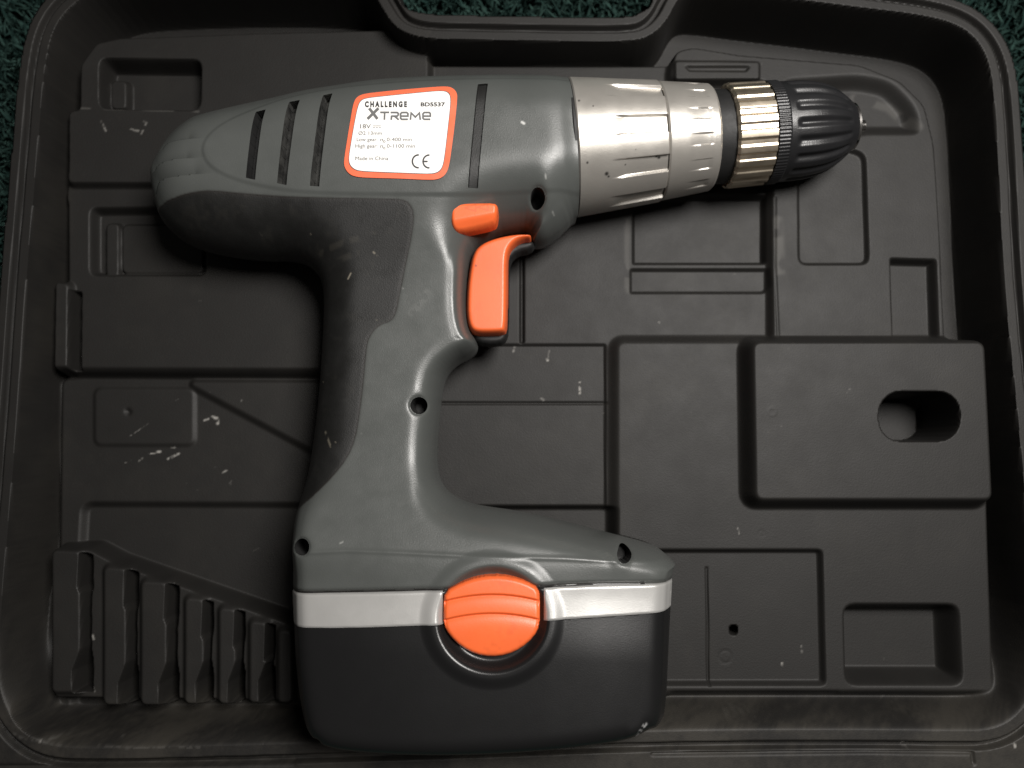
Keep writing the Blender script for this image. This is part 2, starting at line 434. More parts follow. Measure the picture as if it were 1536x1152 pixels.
    def part(name, mask, mat, parent, bottom=None, label=None):
        q = Q[mask]
        p1, q1, n1, a1 = submesh(P, q, N, attrs)
        if bottom is not None:
            p2, q2, n2, a2 = submesh(Pb, Q[bottom][:, ::-1], Nb, attrs)
            q1 = np.vstack([q1, q2+len(p1)]); p1 = np.vstack([p1, p2]); n1 = np.vstack([n1, n2]); a1 = {k: np.concatenate([a1[k], a2[k]]) for k in a1}
        hole = name in ('screw_hole', 'vent_slot', 'groove')
        return make(name, p1, q1, mat, parent, None if hole else n1, a1, label=label, smooth_=not hole)
    part('housing', reg == 0, M_BODY, root, (reg == 0) | ((reg >= 10)))
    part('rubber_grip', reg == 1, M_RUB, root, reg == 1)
    bp = part('battery_pack', reg == 2, M_BAT, root, (reg >= 2) & (reg < 5))
    part('trim_band', reg == 3, M_STRIP, bp, label='silver trim band left of the orange button')
    part('trim_band', reg == 4, M_STRIP, bp, label='silver trim band right of the orange button')
    for i in range(4): part('screw_hole', reg == 10+i, M_HOLE, root)
    for i in range(3): part('vent_slot', reg == 20+i, M_HOLE if i == 0 else M_VENT, root)
    part('groove', reg == 23, M_RUB, root, label='long shallow groove between label and nose')
    return bp

# ------------------------------------------------------------------ small inflated parts
RS = .287
def blob(name, px, zc, T, R, mat, parent, p=2.2, cell=.00035, extra=None, chipf=None, both=True, world=False, skirt=0.0):
    V = px if world else WP(px, zc)
    X, Y = np.meshgrid(np.arange(V[:, 0].min()-2*cell, V[:, 0].max()+2*cell, cell), np.arange(V[:, 1].min()-2*cell, V[:, 1].max()+2*cell, cell))
    snap(X, Y, V, cell)
    d = sdf(X, Y, V); d[np.abs(d) < 1e-7] = 0
    H = prof(d, T, R, p)
    if extra is not None: H = extra(X, Y, d, H)
    H = np.where(d <= 0, -skirt, H)
    P = np.stack([X.ravel(), Y.ravel(), (zc+H).ravel()], 1); Q = grid_quads(*X.shape)
    dq = d.ravel()[Q]; Q = Q[(dq.min(1) > -1e-6) & (dq.max(1) > 0)]
    N = vert_normals(P, Q); at = {'wear_lit': np.zeros(len(P)), 'chip_shade': (chipf(X, Y).ravel() if chipf else np.zeros(len(P)))}
    p1, q1, n1, a1 = submesh(P, Q, N, at)
    if both:
        p2 = p1.copy(); p2[:, 2] = 2*zc-p2[:, 2]; n2 = n1.copy(); n2[:, 2] *= -1
        q1 = np.vstack([q1, q1[:, ::-1]+len(p1)]); p1 = np.vstack([p1, p2]); n1 = np.vstack([n1, n2]); a1 = {k: np.concatenate([v, v]) for k, v in a1.items()}
    return make(name, p1, q1, mat, parent, n1, a1)

def surf_patch(name, px, off, mat, parent, cell=.0004, label=None):
    V = DP(px)
    X, Y = np.meshgrid(np.arange(V[:, 0].min()-2*cell, V[:, 0].max()+2*cell, cell), np.arange(V[:, 1].min()-2*cell, V[:, 1].max()+2*cell, cell))
    snap(X, Y, V, cell)
    d = sdf(X, Y, V); d[np.abs(d) < 1e-7] = 0
    H = ZC+drill_base(X, Y)+off
    P = np.stack([X.ravel(), Y.ravel(), H.ravel()], 1); Q = grid_quads(*X.shape)
    dq = d.ravel()[Q]; Q = Q[(dq.min(1) > -1e-6) & (dq.max(1) > 0)]
    N = vert_normals(P, Q)
    p1, q1, n1, _ = submesh(P, Q, N, {})
    return make(name, p1, q1, mat, parent, n1, label=label)

# ------------------------------------------------------------------ turned parts on the spindle
def lathe(name, prof_pts, mat, parent, nphi=240, nt=None, mod=None, attrs_fn=None, label=None, capstart=False, capend=False):
    """prof_pts: (s, r) in metres along the spindle from A0; mod(s, phi, r)->r"""
    pr = np.array(prof_pts, float)
    if nt:
        L = np.r_[0, np.cumsum(np.hypot(*np.diff(pr, axis=0).T))]; t = np.unique(np.r_[np.linspace(0, L[-1], nt), L])
        pr = np.stack([np.interp(t, L, pr[:, 0]), np.interp(t, L, pr[:, 1])], 1)
    phi = np.linspace(0, 2*pi, nphi, endpoint=False)
    S, PH = np.meshgrid(pr[:, 0], phi, indexing='ij'); R = np.repeat(pr[:, 1][:, None], nphi, 1)
    if mod is not None: R = mod(S, PH, R)
    # phi = 0 points up (+z), growing towards the top of the photograph
    lx = S; lp = R*np.sin(PH); lz = R*np.cos(PH)
    P = np.stack([(A0[0]+AX[0]*lx+PERP[0]*lp).ravel(), (A0[1]+AX[1]*lx+PERP[1]*lp).ravel(), (ZC+lz).ravel()], 1)
    n = len(pr); q = []
    i, j = np.meshgrid(np.arange(n-1), np.arange(nphi), indexing='ij'); j2 = (j+1) % nphi
    Q = np.stack([(i*nphi+j), ((i+1)*nphi+j), ((i+1)*nphi+j2), (i*nphi+j2)], -1).reshape(-1, 4)
    at = {'wear_lit': np.zeros(len(P)), 'chip_shade': np.zeros(len(P))}
    if attrs_fn: at['chip_shade'] = attrs_fn(S, PH).ravel()
    o = make(name, P, Q, mat, parent, None, at, label=label)
    try: o.data.set_sharp_from_angle(angle=radians(35))
    except Exception: pass
    return o

def S_of(px, py, z=None):
    """spindle coordinate (m) of a photo point lying in the mid plane"""
    x, y = W(px, py, ZC if z is None else z); return float((x-A0[0])*AX[0]+(y-A0[1])*AX[1])

# =================================================================== tool case
def build_case():
    root = empty('tool_case', (0, 0, 0), 'black moulded plastic tool case tray lying open on green carpet under the drill', 'tool case')
    cell = 0.00043
    x0, y1 = [float(a) for a in W(-75, -75, 0)]; x1, y0 = [float(a) for a in W(1625, 1225, 0)]
    X, Y = np.meshgrid(np.arange(x0, x1, cell), np.arange(y0, y1, cell))
    ZR = 0.0145
    CAV = WP(chaikin([(530, -26), (560, -12), (572, 10), (588, 36), (608, 50), (641, 58), (720, 59), (828, 61), (946, 62), (977, 53), (1000, 31), (1014, 2), (1030, -16), (1060, -18),
        (1130, -8), (1204, 0), (1295, 11), (1378, 21), (1430, 33), (1463, 54), (1484, 90), (1492, 150), (1498, 253), (1505, 398), (1513, 500), (1530, 660), (1545, 820), (1556, 960), (1552, 1030), (1530, 1072), (1490, 1096), (1430, 1097),
        (1330, 1095), (1000, 1096), (700, 1108), (300, 1120), (110, 1124), (60, 1116), (20, 1086), (-2, 1040), (-4, 990), (4, 880), (18, 720), (28, 600), (38, 440), (50, 300), (60, 180), (66, 110), (78, 45), (108, 5), (150, -18), (220, -26), (400, -30)], 2), ZR)
    NOTCH = WP(chaikin([(597, -200), (599, -2), (606, 8), (622, 16), (645, 18), (777, 19), (920, 21), (950, 19), (970, 12), (981, -2), (983, -200)], 2), ZR)
    snap(X, Y, CAV, cell)
    dc = sdf(X, Y, CAV); dc[np.abs(dc) < 1e-6] = 0
    u0, v0 = UV(X, Y, 0*X)
    ww = np.interp(v0, [0, 900, 1040, 1200], [.0022, .0022, .0080, .0080])
    zb = np.interp(v0, [0, 850, 1000, 1200], [-.013, -.013, -.003, -.003])
    H = ZR+(zb-ZR)*smooth(dc/ww)
    part = np.zeros(X.shape, int)          # 0 rim
    NAMES = ['rim']; COUNT = {}
    part[dc > 0] = 1; NAMES.append('side_wall')
    # rim rings
    o = -dc
    grow = smooth((v0-1080)/30)
    rim = ZR-.0030*smooth((o-.0034)/.0008)*(1-smooth((o-.0058)/.0008))-.0006*smooth((o-.0055)/.001)
    H = np.where(dc <= 0, rim, H)
    dn = sdf(X, Y, NOTCH)
    # long grooves in the hinge side flange
    for yy in (1132, 1146):
        pass
    def feat(pts, z, w, name, inward=True, r=6, zpx=None, chop=None, keep_name=None, grain=0):
        nonlocal H, part
        V = WP(rpoly(pts, r) if r else pts, (zpx if zpx is not None else z)*1e-3)
        w = w*1e-3; d = sdf(X, Y, V, margin=w+.001)
        m = smooth(d/w) if inward else smooth((d+w)/w)
        m = m*smooth(dc/.0012)
        H = H*(1-m)+z*1e-3*m
        if name:
            NAMES.append(name); part[(d > (0 if inward else -w)) & (dc > 0)] = len(NAMES)-1
        return d
    # floor
    NAMES.append('side_wall')
    # ---- left side
    feat([(600, 100), (1165, 100), (1180, 300), (1180, 700), (1000, 1040), (600, 1040)], 0, 2, 'tray_floor', False, 6)
    feat([(104, 270), (660, 270), (660, 562), (106, 556)], 0, 4.5, 'mid_panel', False, 4)
    feat([(122, 98), (145, 66), (180, 58), (400, 50), (640, 45), (640, 272), (104, 272), (104, 168), (121, 165)], 3.6, 2.6, 'raised_panel', False, 6)
    feat([(150, 88), (305, 90), (303, 168), (150, 166)], -6, 2.2, 'storage_pocket', True, 16, zpx=2.5)
    feat([(168, 122), (188, 122), (188, 162), (168, 162)], -2.5, 1.5, None, False, 6)
    feat([(104, 287), (640, 287), (640, 300), (104, 300)], 0.2, 2.5, None, False, 4)
    feat([(133, 310), (312, 308), (310, 415), (133, 415)], -4.5, 2.4, 'storage_pocket', True, 14, zpx=0)
    feat([(184, 338), (303, 338), (303, 409), (184, 409)], -2.2, 1.0, None, False, 8)
    feat([(160, 336), (177, 336), (177, 412), (160, 412)], -1.2, 1.2, None, False, 6)
    feat([(84, 424), (100, 428), (99, 550), (82, 556)], 3.0, 2.2, 'edge_rib', False, 4)
    feat([(109, 436), (123, 438), (122, 556), (108, 556)], -5, .9, 'slot', True, 3, zpx=0)
    feat([(96, 572), (640, 574), (640, 1056), (90, 1056)], -6.5, 5.0, 'lower_panel', False, 8)
    feat([(145, 586), (288, 586), (288, 664), (145, 664)], -5.7, 2.0, 'raised_panel', False, 8)
    feat([(290, 576), (640, 576), (640, 764), (462, 668)], -4.6, 3.0, 'raised_panel', False, 3)
    feat([(136, 762), (640, 764), (640, 1056), (120, 1056)], -9.0, 3.0, 'lower_panel', False, 8)
    dd = seg_dist(X, Y, WP([(187, 616), (189, 618)], -.0036), .003); H -= .0009*np.exp(-(dd/.0009)**2)
    # rack of drill bit holders
    feat([(84, 828), (132, 826), (170, 846), (440, 940), (640, 1000), (640, 1050), (84, 1044)], 0.8, 3, None, False, 5)
    RIBS = [(80, 117, 828, 1036), (158, 186, 854, 1056), (214, 247, 875, 1056), (280, 303, 900, 1054), (331, 351, 915, 1054), (377, 397, 935, 1052), (420, 434, 948, 1052)]
    for i, (a, b, t, bt) in enumerate(RIBS):
        feat([(a, t), (b, t+2), (b, bt), (a, bt)], 3.2, 2.6, 'holder_rib', False, 5)
        w = 16 if i < 3 else 12
        if i < 6:
            feat([(b+1, t+0), (b+1+w, t+6), (b+1+w, t+55-i*4), (b+1+w-3, t+70), (b+1+w-3, bt-60), (b+1+w, bt-42), (b+1+w, bt+4), (b-9, bt+4), (b-9, bt-30), (b+3, bt-62), (b+3, t+62), (b-1, t+54)], -20, 1.5, 'slot', True, 2, zpx=3.2)
    # ---- middle
    feat([(948, 292), (1150, 292), (1150, 397), (948, 397)], -3.4, 1.5, 'recessed_panel', True, 4, zpx=0)
    feat([(944, 402), (1153, 402), (1157, 432), (1146, 441), (944, 441)], -1.4, 1.2, 'recessed_panel', True, 4, zpx=0)
    dd = seg_dist(X, Y, WP([(783, 380), (783, 512)], 0), .004); H -= .0018*np.exp(-(dd/.0007)**4)
    feat([(600, 516), (909, 516), (909, 800), (600, 800)], -1.0, .5, 'lower_panel', True, 3, zpx=0)
    dd = seg_dist(X, Y, WP([(600, 605), (909, 605)], -.001), .004); H -= .0009*np.exp(-(dd/.00033)**2)
    feat([(600, 757), (940, 757), (940, 900), (600, 900)], -4.5, 2.0, 'lower_panel', True, 3, zpx=-1)
    # ---- top right
    feat([(1008, 118), (1014, 78), (1040, 72), (1110, 84), (1290, 98), (1350, 122), (1386, 158), (1400, 215), (1408, 330), (1416, 516), (1163, 516), (1163, 300), (1150, 118)], 3.4, 2.8, 'raised_panel', False, 10)
    feat([(1014, 92), (1138, 94), (1138, 118), (1014, 118)], 4.6, .9, 'raised_panel', False, 3)
    feat([(1026, 98), (1126, 99), (1120, 108), (1034, 107)], 3.6, .6, None, True, 3, zpx=4.6)
    feat([(1170, 116), (1290, 108), (1340, 118), (1378, 158), (1386, 204), (1290, 204), (1240, 225), (1170, 225)], -1.0, 6.0, 'recessed_panel', True, 20, zpx=3.4)
    feat([(1195, 200), (1300, 228), (1305, 398), (1197, 398)], 1.4, 1.3, 'storage_pocket', True, 15, zpx=3.4)
    feat([(1334, 386), (1406, 388), (1410, 512), (1338, 512)], -1.0, 2.0, 'storage_pocket', True, 5, zpx=3.4)
    dd = seg_dist(X, Y, WP([(1163, 296), (1163, 400), (1168, 512)], .0034), .004); H -= .0005*np.exp(-(dd/.0004)**2)
    # ---- big plates
    dg = feat([(930, 517), (1472, 517), (1486, 1034), (930, 1034)], 3.2, 4.6, 'raised_plate', False, 8)
    feat([(940, 823), (1235, 823), (1240, 1030), (940, 1030)], .6, 1.7, 'recessed_panel', True, 10, zpx=3.0)
    feat([(1133, 516), (1474, 516), (1486, 747), (1137, 747)], 11.5, 4.6, 'raised_plate', False, 9)
    feat([(1263, 904), (1440, 904), (1446, 1030), (1266, 1030)], -7.5, 4.6, 'storage_pocket', True, 20, zpx=3.0)
    dov = feat(rbox(1318, 587, 1440, 662, 34), -18, 1.3, 'finger_hole', True, 0, zpx=11.5)
    V = WP([(1318, 600), (1384, 600), (1384, 668), (1318, 668)], -.010); dd = sdf(X, Y, V, margin=.003); H = np.where(dov > .0009, np.maximum(H, -.018+.004*smooth((dd+.0004)/.0008)), H)
    # slit, drain hole, dimples
    dd = seg_dist(X, Y, WP([(1060, 852), (1062, 1026)], .0006), .004); H -= .0012*np.exp(-(dd/.00022)**2)
    V = WP(ell(1100, 945, 5.5, 6.5, 14), .0006); dd = sdf(X, Y, V, margin=.002); H -= .007*smooth((dd+.0002)/.0003)
    NAMES.append('drain_hole'); part[dd > 0] = len(NAMES)-1
    for (px, py, rr, a, zz) in ((1088, 985, .0022, -.0002, .0006), (1157, 618, .0014, .00016, .0105), (1142, 800, .001, -.0001, .003)):
        cx, cy = W(px, py, zz); rr_ = np.hypot(X-cx, Y-cy); H += a*.5*np.exp(-((rr_-rr)/.0004)**2)
    # bottom step line of the right side
    dd = seg_dist(X, Y, WP([(1005, 1037), (1250, 1037)], 0), .004); H -= .0006*np.exp(-(dd/.0008)**2)
    # flange lines along the hinge side
    dd = seg_dist(X, Y, WP([(980, 1132), (1300, 1128), (1460, 1130), (1462, 1146)], ZR), .004); H -= .0011*np.exp(-(dd/.0005)**2)
    dd = seg_dist(X, Y, WP([(-60, 1152), (440, 1146)], ZR), .004); H -= .0008*np.exp(-(dd/.0006)**2)
    # cavity moulded under the drill
    dd = sdf(X, Y, OUT, margin=.002)
    hb = drill_base(X, Y, np.clip(dd, 0, 1))
    H = np.where(dd > .0002, np.minimum(H, ZC-hb-.0012), H)
    s = (X-A0[0])*AX[0]+(Y-A0[1])*AX[1]; t = (X-A0[0])*PERP[0]+(Y-A0[1])*PERP[1]
    rr = np.interp(s, [-.02, 0, .055, .075, .09, .104], [.026, .026, .0215, .020, .018, .006])
    zz = ZC-np.sqrt(np.clip(rr**2-t**2, 0, None))-.001
    H = np.where((s > -.01) & (s < .104) & (np.abs(t) < rr), np.minimum(H, zz), H)
    # moulding is never quite flat
    H += (vnoise(X, Y, .045, 5)*.00022+vnoise(X, Y, .014, 6)*.00003+vnoise(X, Y, .0035, 8)*.000004)
    # outside of the case: walls down to the carpet; the handle opening is cut through
    bottom = -.030
    dout = np.where(v0 > 1060, .030, .0100)
    e = o-dout
    outm = (e > 0) | (dn > 0)
    m = np.abs(e) < cell*.6
    H = np.where(outm, bottom, H)
    # wear, dust and some light painted along panel edges
    wear_lit = np.zeros(X.shape)
    def mark(pts, w, amt, z=0, seed=1, brk=.0009):
        dd = seg_dist(X, Y, WP(pts, z), .003)
        wear_lit[:] = np.maximum(wear_lit, amt*smooth(1.3-dd/w)*smooth(.6+1.8*vnoise(X, Y, brk, seed)))
    for k, (pts, w, a) in enumerate([([(296, 629), (303, 627)], .0004, .8), ([(308, 624), (316, 626), (317, 634)], .0006, 1), ([(213, 679), (228, 677)], .0006, 1), ([(195, 691), (205, 685)], .0004, .7), ([(175, 694), (184, 690)], .0003, .4),
            ([(246, 670), (251, 671)], .0004, .7), ([(241, 688), (257, 680)], .0005, .9), ([(184, 653), (213, 634)], .00018, .45), ([(325, 709), (330, 706)], .0004, .7), ([(336, 724), (340, 727)], .0006, .9), ([(354, 598), (356, 599)], .0004, .7),
            ([(870, 573), (870, 590)], .0004, .9), ([(821, 538), (822, 542)], .0005, 1), ([(824, 524), (823, 536)], .0003, .3), ([(772, 520), (770, 527)], .0004, .5), ([(812, 597), (816, 600)], .0004, .4),
            ([(159, 188), (166, 202)], .0004, .5), ([(203, 200), (214, 202)], .0005, .45), ([(222, 188), (226, 190), (218, 208)], .0004, .4), ([(140, 952), (142, 960)], .0005, .8), ([(139, 1028), (142, 1036)], .0006, .9),
            ([(314, 1044), (315, 1046)], .0008, 1), ([(325, 1061), (348, 1062)], .0005, .7), ([(98, 1090), (130, 1084)], .0006, .5), ([(205, 1088), (213, 1089)], .0005, .6), ([(300, 1062), (318, 1054)], .0008, .4),
            ([(1172, 994), (1172, 998)], .0004, .7), ([(1201, 966), (1202, 978)], .0003, .35), ([(1103, 791), (1104, 800)], .0003, .6), ([(1078, 1060), (1088, 1054), (1118, 1062)], .0008, .3), ([(1330, 1096), (1333, 1098)], .0009, .9), ([(1483, 1096), (1484, 1098)], .0006, .9),
            ([(1155, 640), (1156, 642)], .0003, .3), ([(1020, 430), (1021, 432)], .0003, .4), ([(988, 482), (989, 484)], .0003, .5), ([(1250, 592), (1254, 589)], .0004, .3), ([(1340, 996), (1341, 998)], .0004, .6)]):
        mark(pts, w, a, seed=k+50)
    zr = ZR
    mark([(122, 92), (119, 130)], .0006, .35, .002, 91, .002); mark([(103, 172), (103, 268)], .0006, .30, .002, 92, .002); mark([(112, 165), (300, 170)], .0004, .15, .002, 93, .004)  # bright lit edges of the corner panel painted in as pale strips
    mark([(143, 1118), (200, 1122), (300, 1121)], .0004, .10, zr, 94, .0009); mark([(0, 1090), (30, 1106), (90, 1118)], .0006, .08, zr, 95, .001)
    mark([(940, 332), (940, 440)], .0012, .10, -.001, 96, .003); mark([(1167, 330), (1172, 420)], .002, .12, .003, 97, .003)  # first band paints the light on a right-facing step wall
    mark([(1288, 140), (1340, 155), (1378, 190)], .002, .10, .003, 100, .004)
    r3 = np.random.default_rng(11)
    for k in range(50):
        a = (r3.uniform(70, 1500), r3.uniform(60, 1140)); L_ = r3.exponential(5); th = r3.normal(-.5, .3)
        mark([a, (a[0]+L_*math.cos(th), a[1]+L_*math.sin(th)+.4)], r3.uniform(.00012, .0003), r3.uniform(.03, .14), seed=200+k)
    slope = np.hypot(*np.gradient(H, cell)); wear_lit *= np.exp(-np.clip(slope-.5, 0, 9)*.9)
    Xd = X+H*.8; Yd = Y+H*1.0
    dust = .10*smooth(vnoise(X, Y, .02, 61)+.4*vnoise(X, Y, .004, 62))
    low = smooth((v0-1015)/55); nz = vnoise(Xd, Yd, .016, 63)*.6+vnoise(Xd, Yd, .003, 64)*.25+vnoise(Xd, Yd, .0009, 67)*.2
    dust = np.maximum(dust, low*smooth(.5+nz*.7)*.8)
    dust += .25*smooth((v0-60)/100)*np.exp(-(dc/.006)**2)*(dc > 0)*smooth(.5+nz)
    dust += .10*smooth(vnoise(Xd, Yd, .0007, 66)*.9+vnoise(Xd, Yd, .005, 65)*.7-.55)
    dust = np.clip(dust, 0, 1)
    P = np.stack([X.ravel(), Y.ravel(), H.ravel()], 1); Q = grid_quads(*X.shape)
    om = outm.ravel()[Q]; keep = ~om.all(1); Q = Q[keep]
    N = vert_normals(P, Q)
    c = Q.mean(1)
    reg = part.ravel()[Q[:, 0]]
    attrs = {'wear_lit': wear_lit.ravel(), 'dust': dust.ravel(), 'chip_shade': np.zeros(P.shape[0])}
    rest, restv = [], []
    for i, n in enumerate(NAMES):
        mk = reg == i
        if mk.sum() < 40: continue
        p1, q1, n1, a1 = submesh(P, Q[mk], N, attrs)
        lab = np.arange(len(p1))
        while True:
            old = lab.copy(); mn = lab[q1].min(1)
            np.minimum.at(lab, q1.ravel(), np.repeat(mn, 4)); lab = lab[lab]
            if (lab == old).all(): break
        fl = lab[q1[:, 0]]; ids, cnt = np.unique(fl, return_counts=True)
        big = ids[cnt > 150]; main = ids[cnt.argmax()]
        for cid in (big if len(big) else [main]):
            f = (fl == cid)
            if f.sum() < 40: continue
            p2, q2, n2, a2 = submesh(p1, q1[f], n1, a1)
            make(n, p2, q2, M_CASE, root, n2, a2)
        small = ~np.isin(fl, big)
        if len(big) and small.any(): rest.append(q1[small]+0); restv.append((p1, n1, a1))
    if rest:                       # crumbs left between neighbouring mouldings stay with the shell
        off = 0; VV, QQ, NN, AA = [], [], [], []
        for q, (p, n_, a) in zip(rest, restv):
            p2, q2, n2, a2 = submesh(p, q, n_, a); VV.append(p2); QQ.append(q2+off); NN.append(n2); AA.append(a2); off += len(p2)
        make('mould_seam', np.vstack(VV), np.vstack(QQ), M_CASE, root, np.vstack(NN), {k: np.concatenate([a[k] for a in AA]) for k in AA[0]}, kind='stuff')
    return root

# =================================================================== power drill
def build_tool():
    cx, cy = [float(a) for a in W(620, 520, 0)]
    root = empty('power_drill', (cx, cy, 0), 'grey cordless drill with orange trigger and silver collars, lying in the case', 'cordless drill')
    bat = build_drill(root, None)
    # ---- release button in the battery
    ztop = ZC+.0300
    zb = ztop-.0026
    BTN = chaikin([(665, 887), (690, 873), (715, 865), (740, 862), (765, 864), (790, 871), (810, 882), (811, 905), (811, 938), (802, 957), (782, 975), (760, 985), (736, 988), (712, 984), (690, 972), (673, 955), (664, 938), (664, 910)], 1)
    Vb = WP(BTN, ztop+.0006)
    cb = np.array(W(739, 925, ztop)).ravel()
    def ripple(X, Y, d, H):
        u, v = UV(X, Y, ztop+0*X)
        w_ = v-.0019*(u-739)**2
        H = H+.0010*(1-((v-925)/66)**2)
        for yy in (893, 921):
            k = (w_-yy)
            H = H-.0010*np.exp(-np.clip(k, 0, None)/9.0)*smooth((k+4)/4)*(d > .0006)
        return H
    blob('release_button', Vb, zb, .0030, .0016, M_ORANGE, bat, extra=ripple, both=False, world=True, skirt=.004, cell=.00022, chipf=lambda X, Y: .12*smooth(vnoise(X, Y, .0012, 73)*.8+vnoise(X, Y, .006, 74)*.7-.25))
    # ---- direction switch
    zs = ZC+float(drill_base(*[a[None] for a in DP([(712, 328)])[0:1].T])[0])
    def wedge(X, Y, d, H):
        u, v = UV(X, Y, zs+.003+0*X)
        ln = 331-(u-690)*.185
        k = v-ln
        H = H-.0022*smooth((k+1.0)/20.0)*(d > 1e-6)-.00005
        return H
    def arrows(X, Y):
        c = np.zeros(X.shape)
        for tri in ([(714, 309), (697, 314), (714, 319), (714, 309)], [(732, 308), (716, 313), (732, 318), (732, 308)]):
            q = WP(tri, zs+.0042); c = np.maximum(c, .30*np.exp(-(seg_dist(X, Y, q, .002)/.00020)**2))
        return c
    SW = chaikin([(675, 312), (683, 306), (710, 305.5), (742, 305), (748, 310), (748, 320), (746, 334), (740, 339), (715, 345), (690, 350), (680, 348), (675, 338)], 1)
    blob('direction_switch', WP(SW, zs+.003), zs+.0006, .0052, .0016, M_ORANGE, root, extra=wedge, chipf=arrows, both=False, world=True, skirt=.003, cell=.00018)
    # ---- trigger and its black slide
    TRG = chaikin([(790, 359), (797, 360), (798, 366), (795, 371), (786, 371), (774, 377), (766, 386), (763, 400), (763, 450), (762, 500), (757, 508), (738, 509), (715, 509), (705, 502), (700, 484), (700, 452), (703, 419), (709, 388), (721, 374), (742, 365), (772, 359)], 2)
    Vt = undo_silhouette(TRG, ZC, lambda v: (np.full(len(v), .0035), np.full(len(v), .0020)))
    blob('trigger', Vt, ZC, .0105, .0020, M_ORANGE, root, p=2.4, world=True,
         chipf=lambda X, Y: np.maximum(.9*np.exp(-(seg_dist(X, Y, WP([(713.5, 398), (714, 399)], ZC+.0105), .002)/.0003)**2), .10*smooth(vnoise(X, Y, .0012, 71)*.8+vnoise(X, Y, .006, 72)*.7-.25)))
    SL = chaikin([(800, 362), (803, 372), (797, 380), (777, 384), (766, 396), (764, 420), (764, 500), (758, 517), (740, 521), (716, 518), (706, 505), (712, 470), (712, 400), (740, 370)], 1)
    blob('trigger_slide', WP(SL, ZC), ZC, .0045, .002, M_BLACK, root, world=True)
    # ---- rating label
    LO = chaikin([(521, 215), (526, 184), (531, 155), (537, 146), (548, 142), (575, 139), (604, 136), (640, 133), (668, 131), (679, 133), (686, 141), (686, 152), (682, 191), (678, 222), (674, 250), (669, 263), (658, 270.5), (640, 271), (600, 269), (560, 268), (537, 267), (525, 263), (517, 252), (517, 240)], 2)
    LI = chaikin([(526, 220), (531, 190), (537, 160), (542, 151), (552, 148), (580, 145), (610, 142), (640, 139), (665, 137), (674, 140), (677, 148), (676, 165), (672, 200), (668, 235), (665, 252), (659, 260), (648, 263), (620, 262), (580, 260.5), (545, 259), (533, 257), (525, 250), (523, 240)], 2)
    lab = surf_patch('rating_label', LO, .00078, M_LORANGE, root)
    surf_patch('label_outline', LI, .00082, M_INK, lab)
    c = LI.mean(0)
    surf_patch('label_face', c+(LI-c)*np.array([.988, .985]), .00086, M_WHITE, lab)
    OFF = .00092
    def put(name, vp, faces, mat):
        P = drop(vp, OFF); make(name, P, faces, mat, lab, smooth_=False)
    def text(name, s, x0, x1, yb, cap, mat, bold=0.0, shear=0.0):
        def geo(st):
            cu = bpy.data.curves.new('t', 'FONT'); cu.body = st; cu.size = 1; cu.offset = bold; cu.resolution_u = 3; cu.fill_mode = 'FRONT'
            ob = bpy.data.objects.new('t', cu); COL.objects.link(ob)
            dg = bpy.context.evaluated_depsgraph_get(); dg.update()
            me = bpy.data.meshes.new_from_object(ob.evaluated_get(dg))
            v = np.array([q.co[:] for q in me.vertices]); f = [list(p.vertices) for p in me.polygons]
            bpy.data.objects.remove(ob); bpy.data.curves.remove(cu); bpy.data.meshes.remove(me)
            return v, f
        vh, _ = geo('H'); hc = vh[:, 1].max()
        v, f = geo(s)
        px = x0+(v[:, 0]-v[:, 0].min())/(v[:, 0].max()-v[:, 0].min())*(x1-x0)
        py = yb-v[:, 1]/hc*cap
        px = px+(yb-py)*shear
        put(name, np.stack([px, py], 1), f, mat)
    def strokes(name, lines, w, mat):
        vp, fs = [], []
        for ln in lines:
            p = np.array(ln, float); n = len(p); base = len(vp)
            t = np.gradient(p, axis=0)
            nn = []
            for i in range(n):
                a = p[i]-p[i-1] if i else p[1]-p[0]; b = p[i+1]-p[i] if i < n-1 else p[-1]-p[-2]
                a = a/np.linalg.norm(a); b = b/np.linalg.norm(b)
                m = np.array([-(a+b)[1], (a+b)[0]]); m /= np.linalg.norm(m); cth = max(.5, m@np.array([-a[1], a[0]]))
                nn.append(m*w/2/cth)
            for i in range(n): vp += [p[i]+nn[i], p[i]-nn[i]]
            for i in range(n-1): k = base+2*i; fs.append([k, k+1, k+3, k+2])
        put(name, np.array(vp), fs, mat)
    text('lettering', 'C H A L L E N G E', 548, 611, 162, 8.2, M_INK, .065)
    text('lettering', 'BD5537', 631.5, 668, 161.2, 5.8, M_INK, .035)
    strokes('lettering', [[(554.5, 164.2), (567, 180.2)], [(568.5, 164.2), (552, 180.2)]], 4.3, M_INKG)
    e = lambda x: [(x+1.5, 176), (x+12, 176), (x+12, 172.2), (x+10.3, 170.6), (x+2.8, 170.6), (x+1, 172.5), (x+1, 179), (x+2.8, 180.8), (x+12, 180.8)]
    strokes('lettering', [[(571, 170.4), (584.5, 170.4)], [(577.7, 170.6), (577.3, 181.5)], [(586.5, 170.6), (596.5, 170.6), (598, 172), (598, 174.3), (596.5, 176), (588, 176)], [(588, 175), (587.6, 181.6)], [(592.5, 176), (598.8, 181.6)],
        e(600.5), [(616.2, 181.6), (617.3, 171.2), (623.6, 177.5), (629.6, 171.2), (631, 181.6)], e(634)], 2.7, M_INKG)
    text('lettering', '18V', 541, 557, 194.3, 6.2, M_INK, .0)
    strokes('lettering', [[(560, 190.6), (572, 190.6)], [(560, 193.2), (563.2, 193.2)], [(564.6, 193.2), (567.6, 193.2)], [(569, 193.2), (572, 193.2)]], .8, M_INKG)
    text('lettering', '\u00d82 13mm', 538.5, 573.5, 203.9, 5.0, M_INK, -.003)
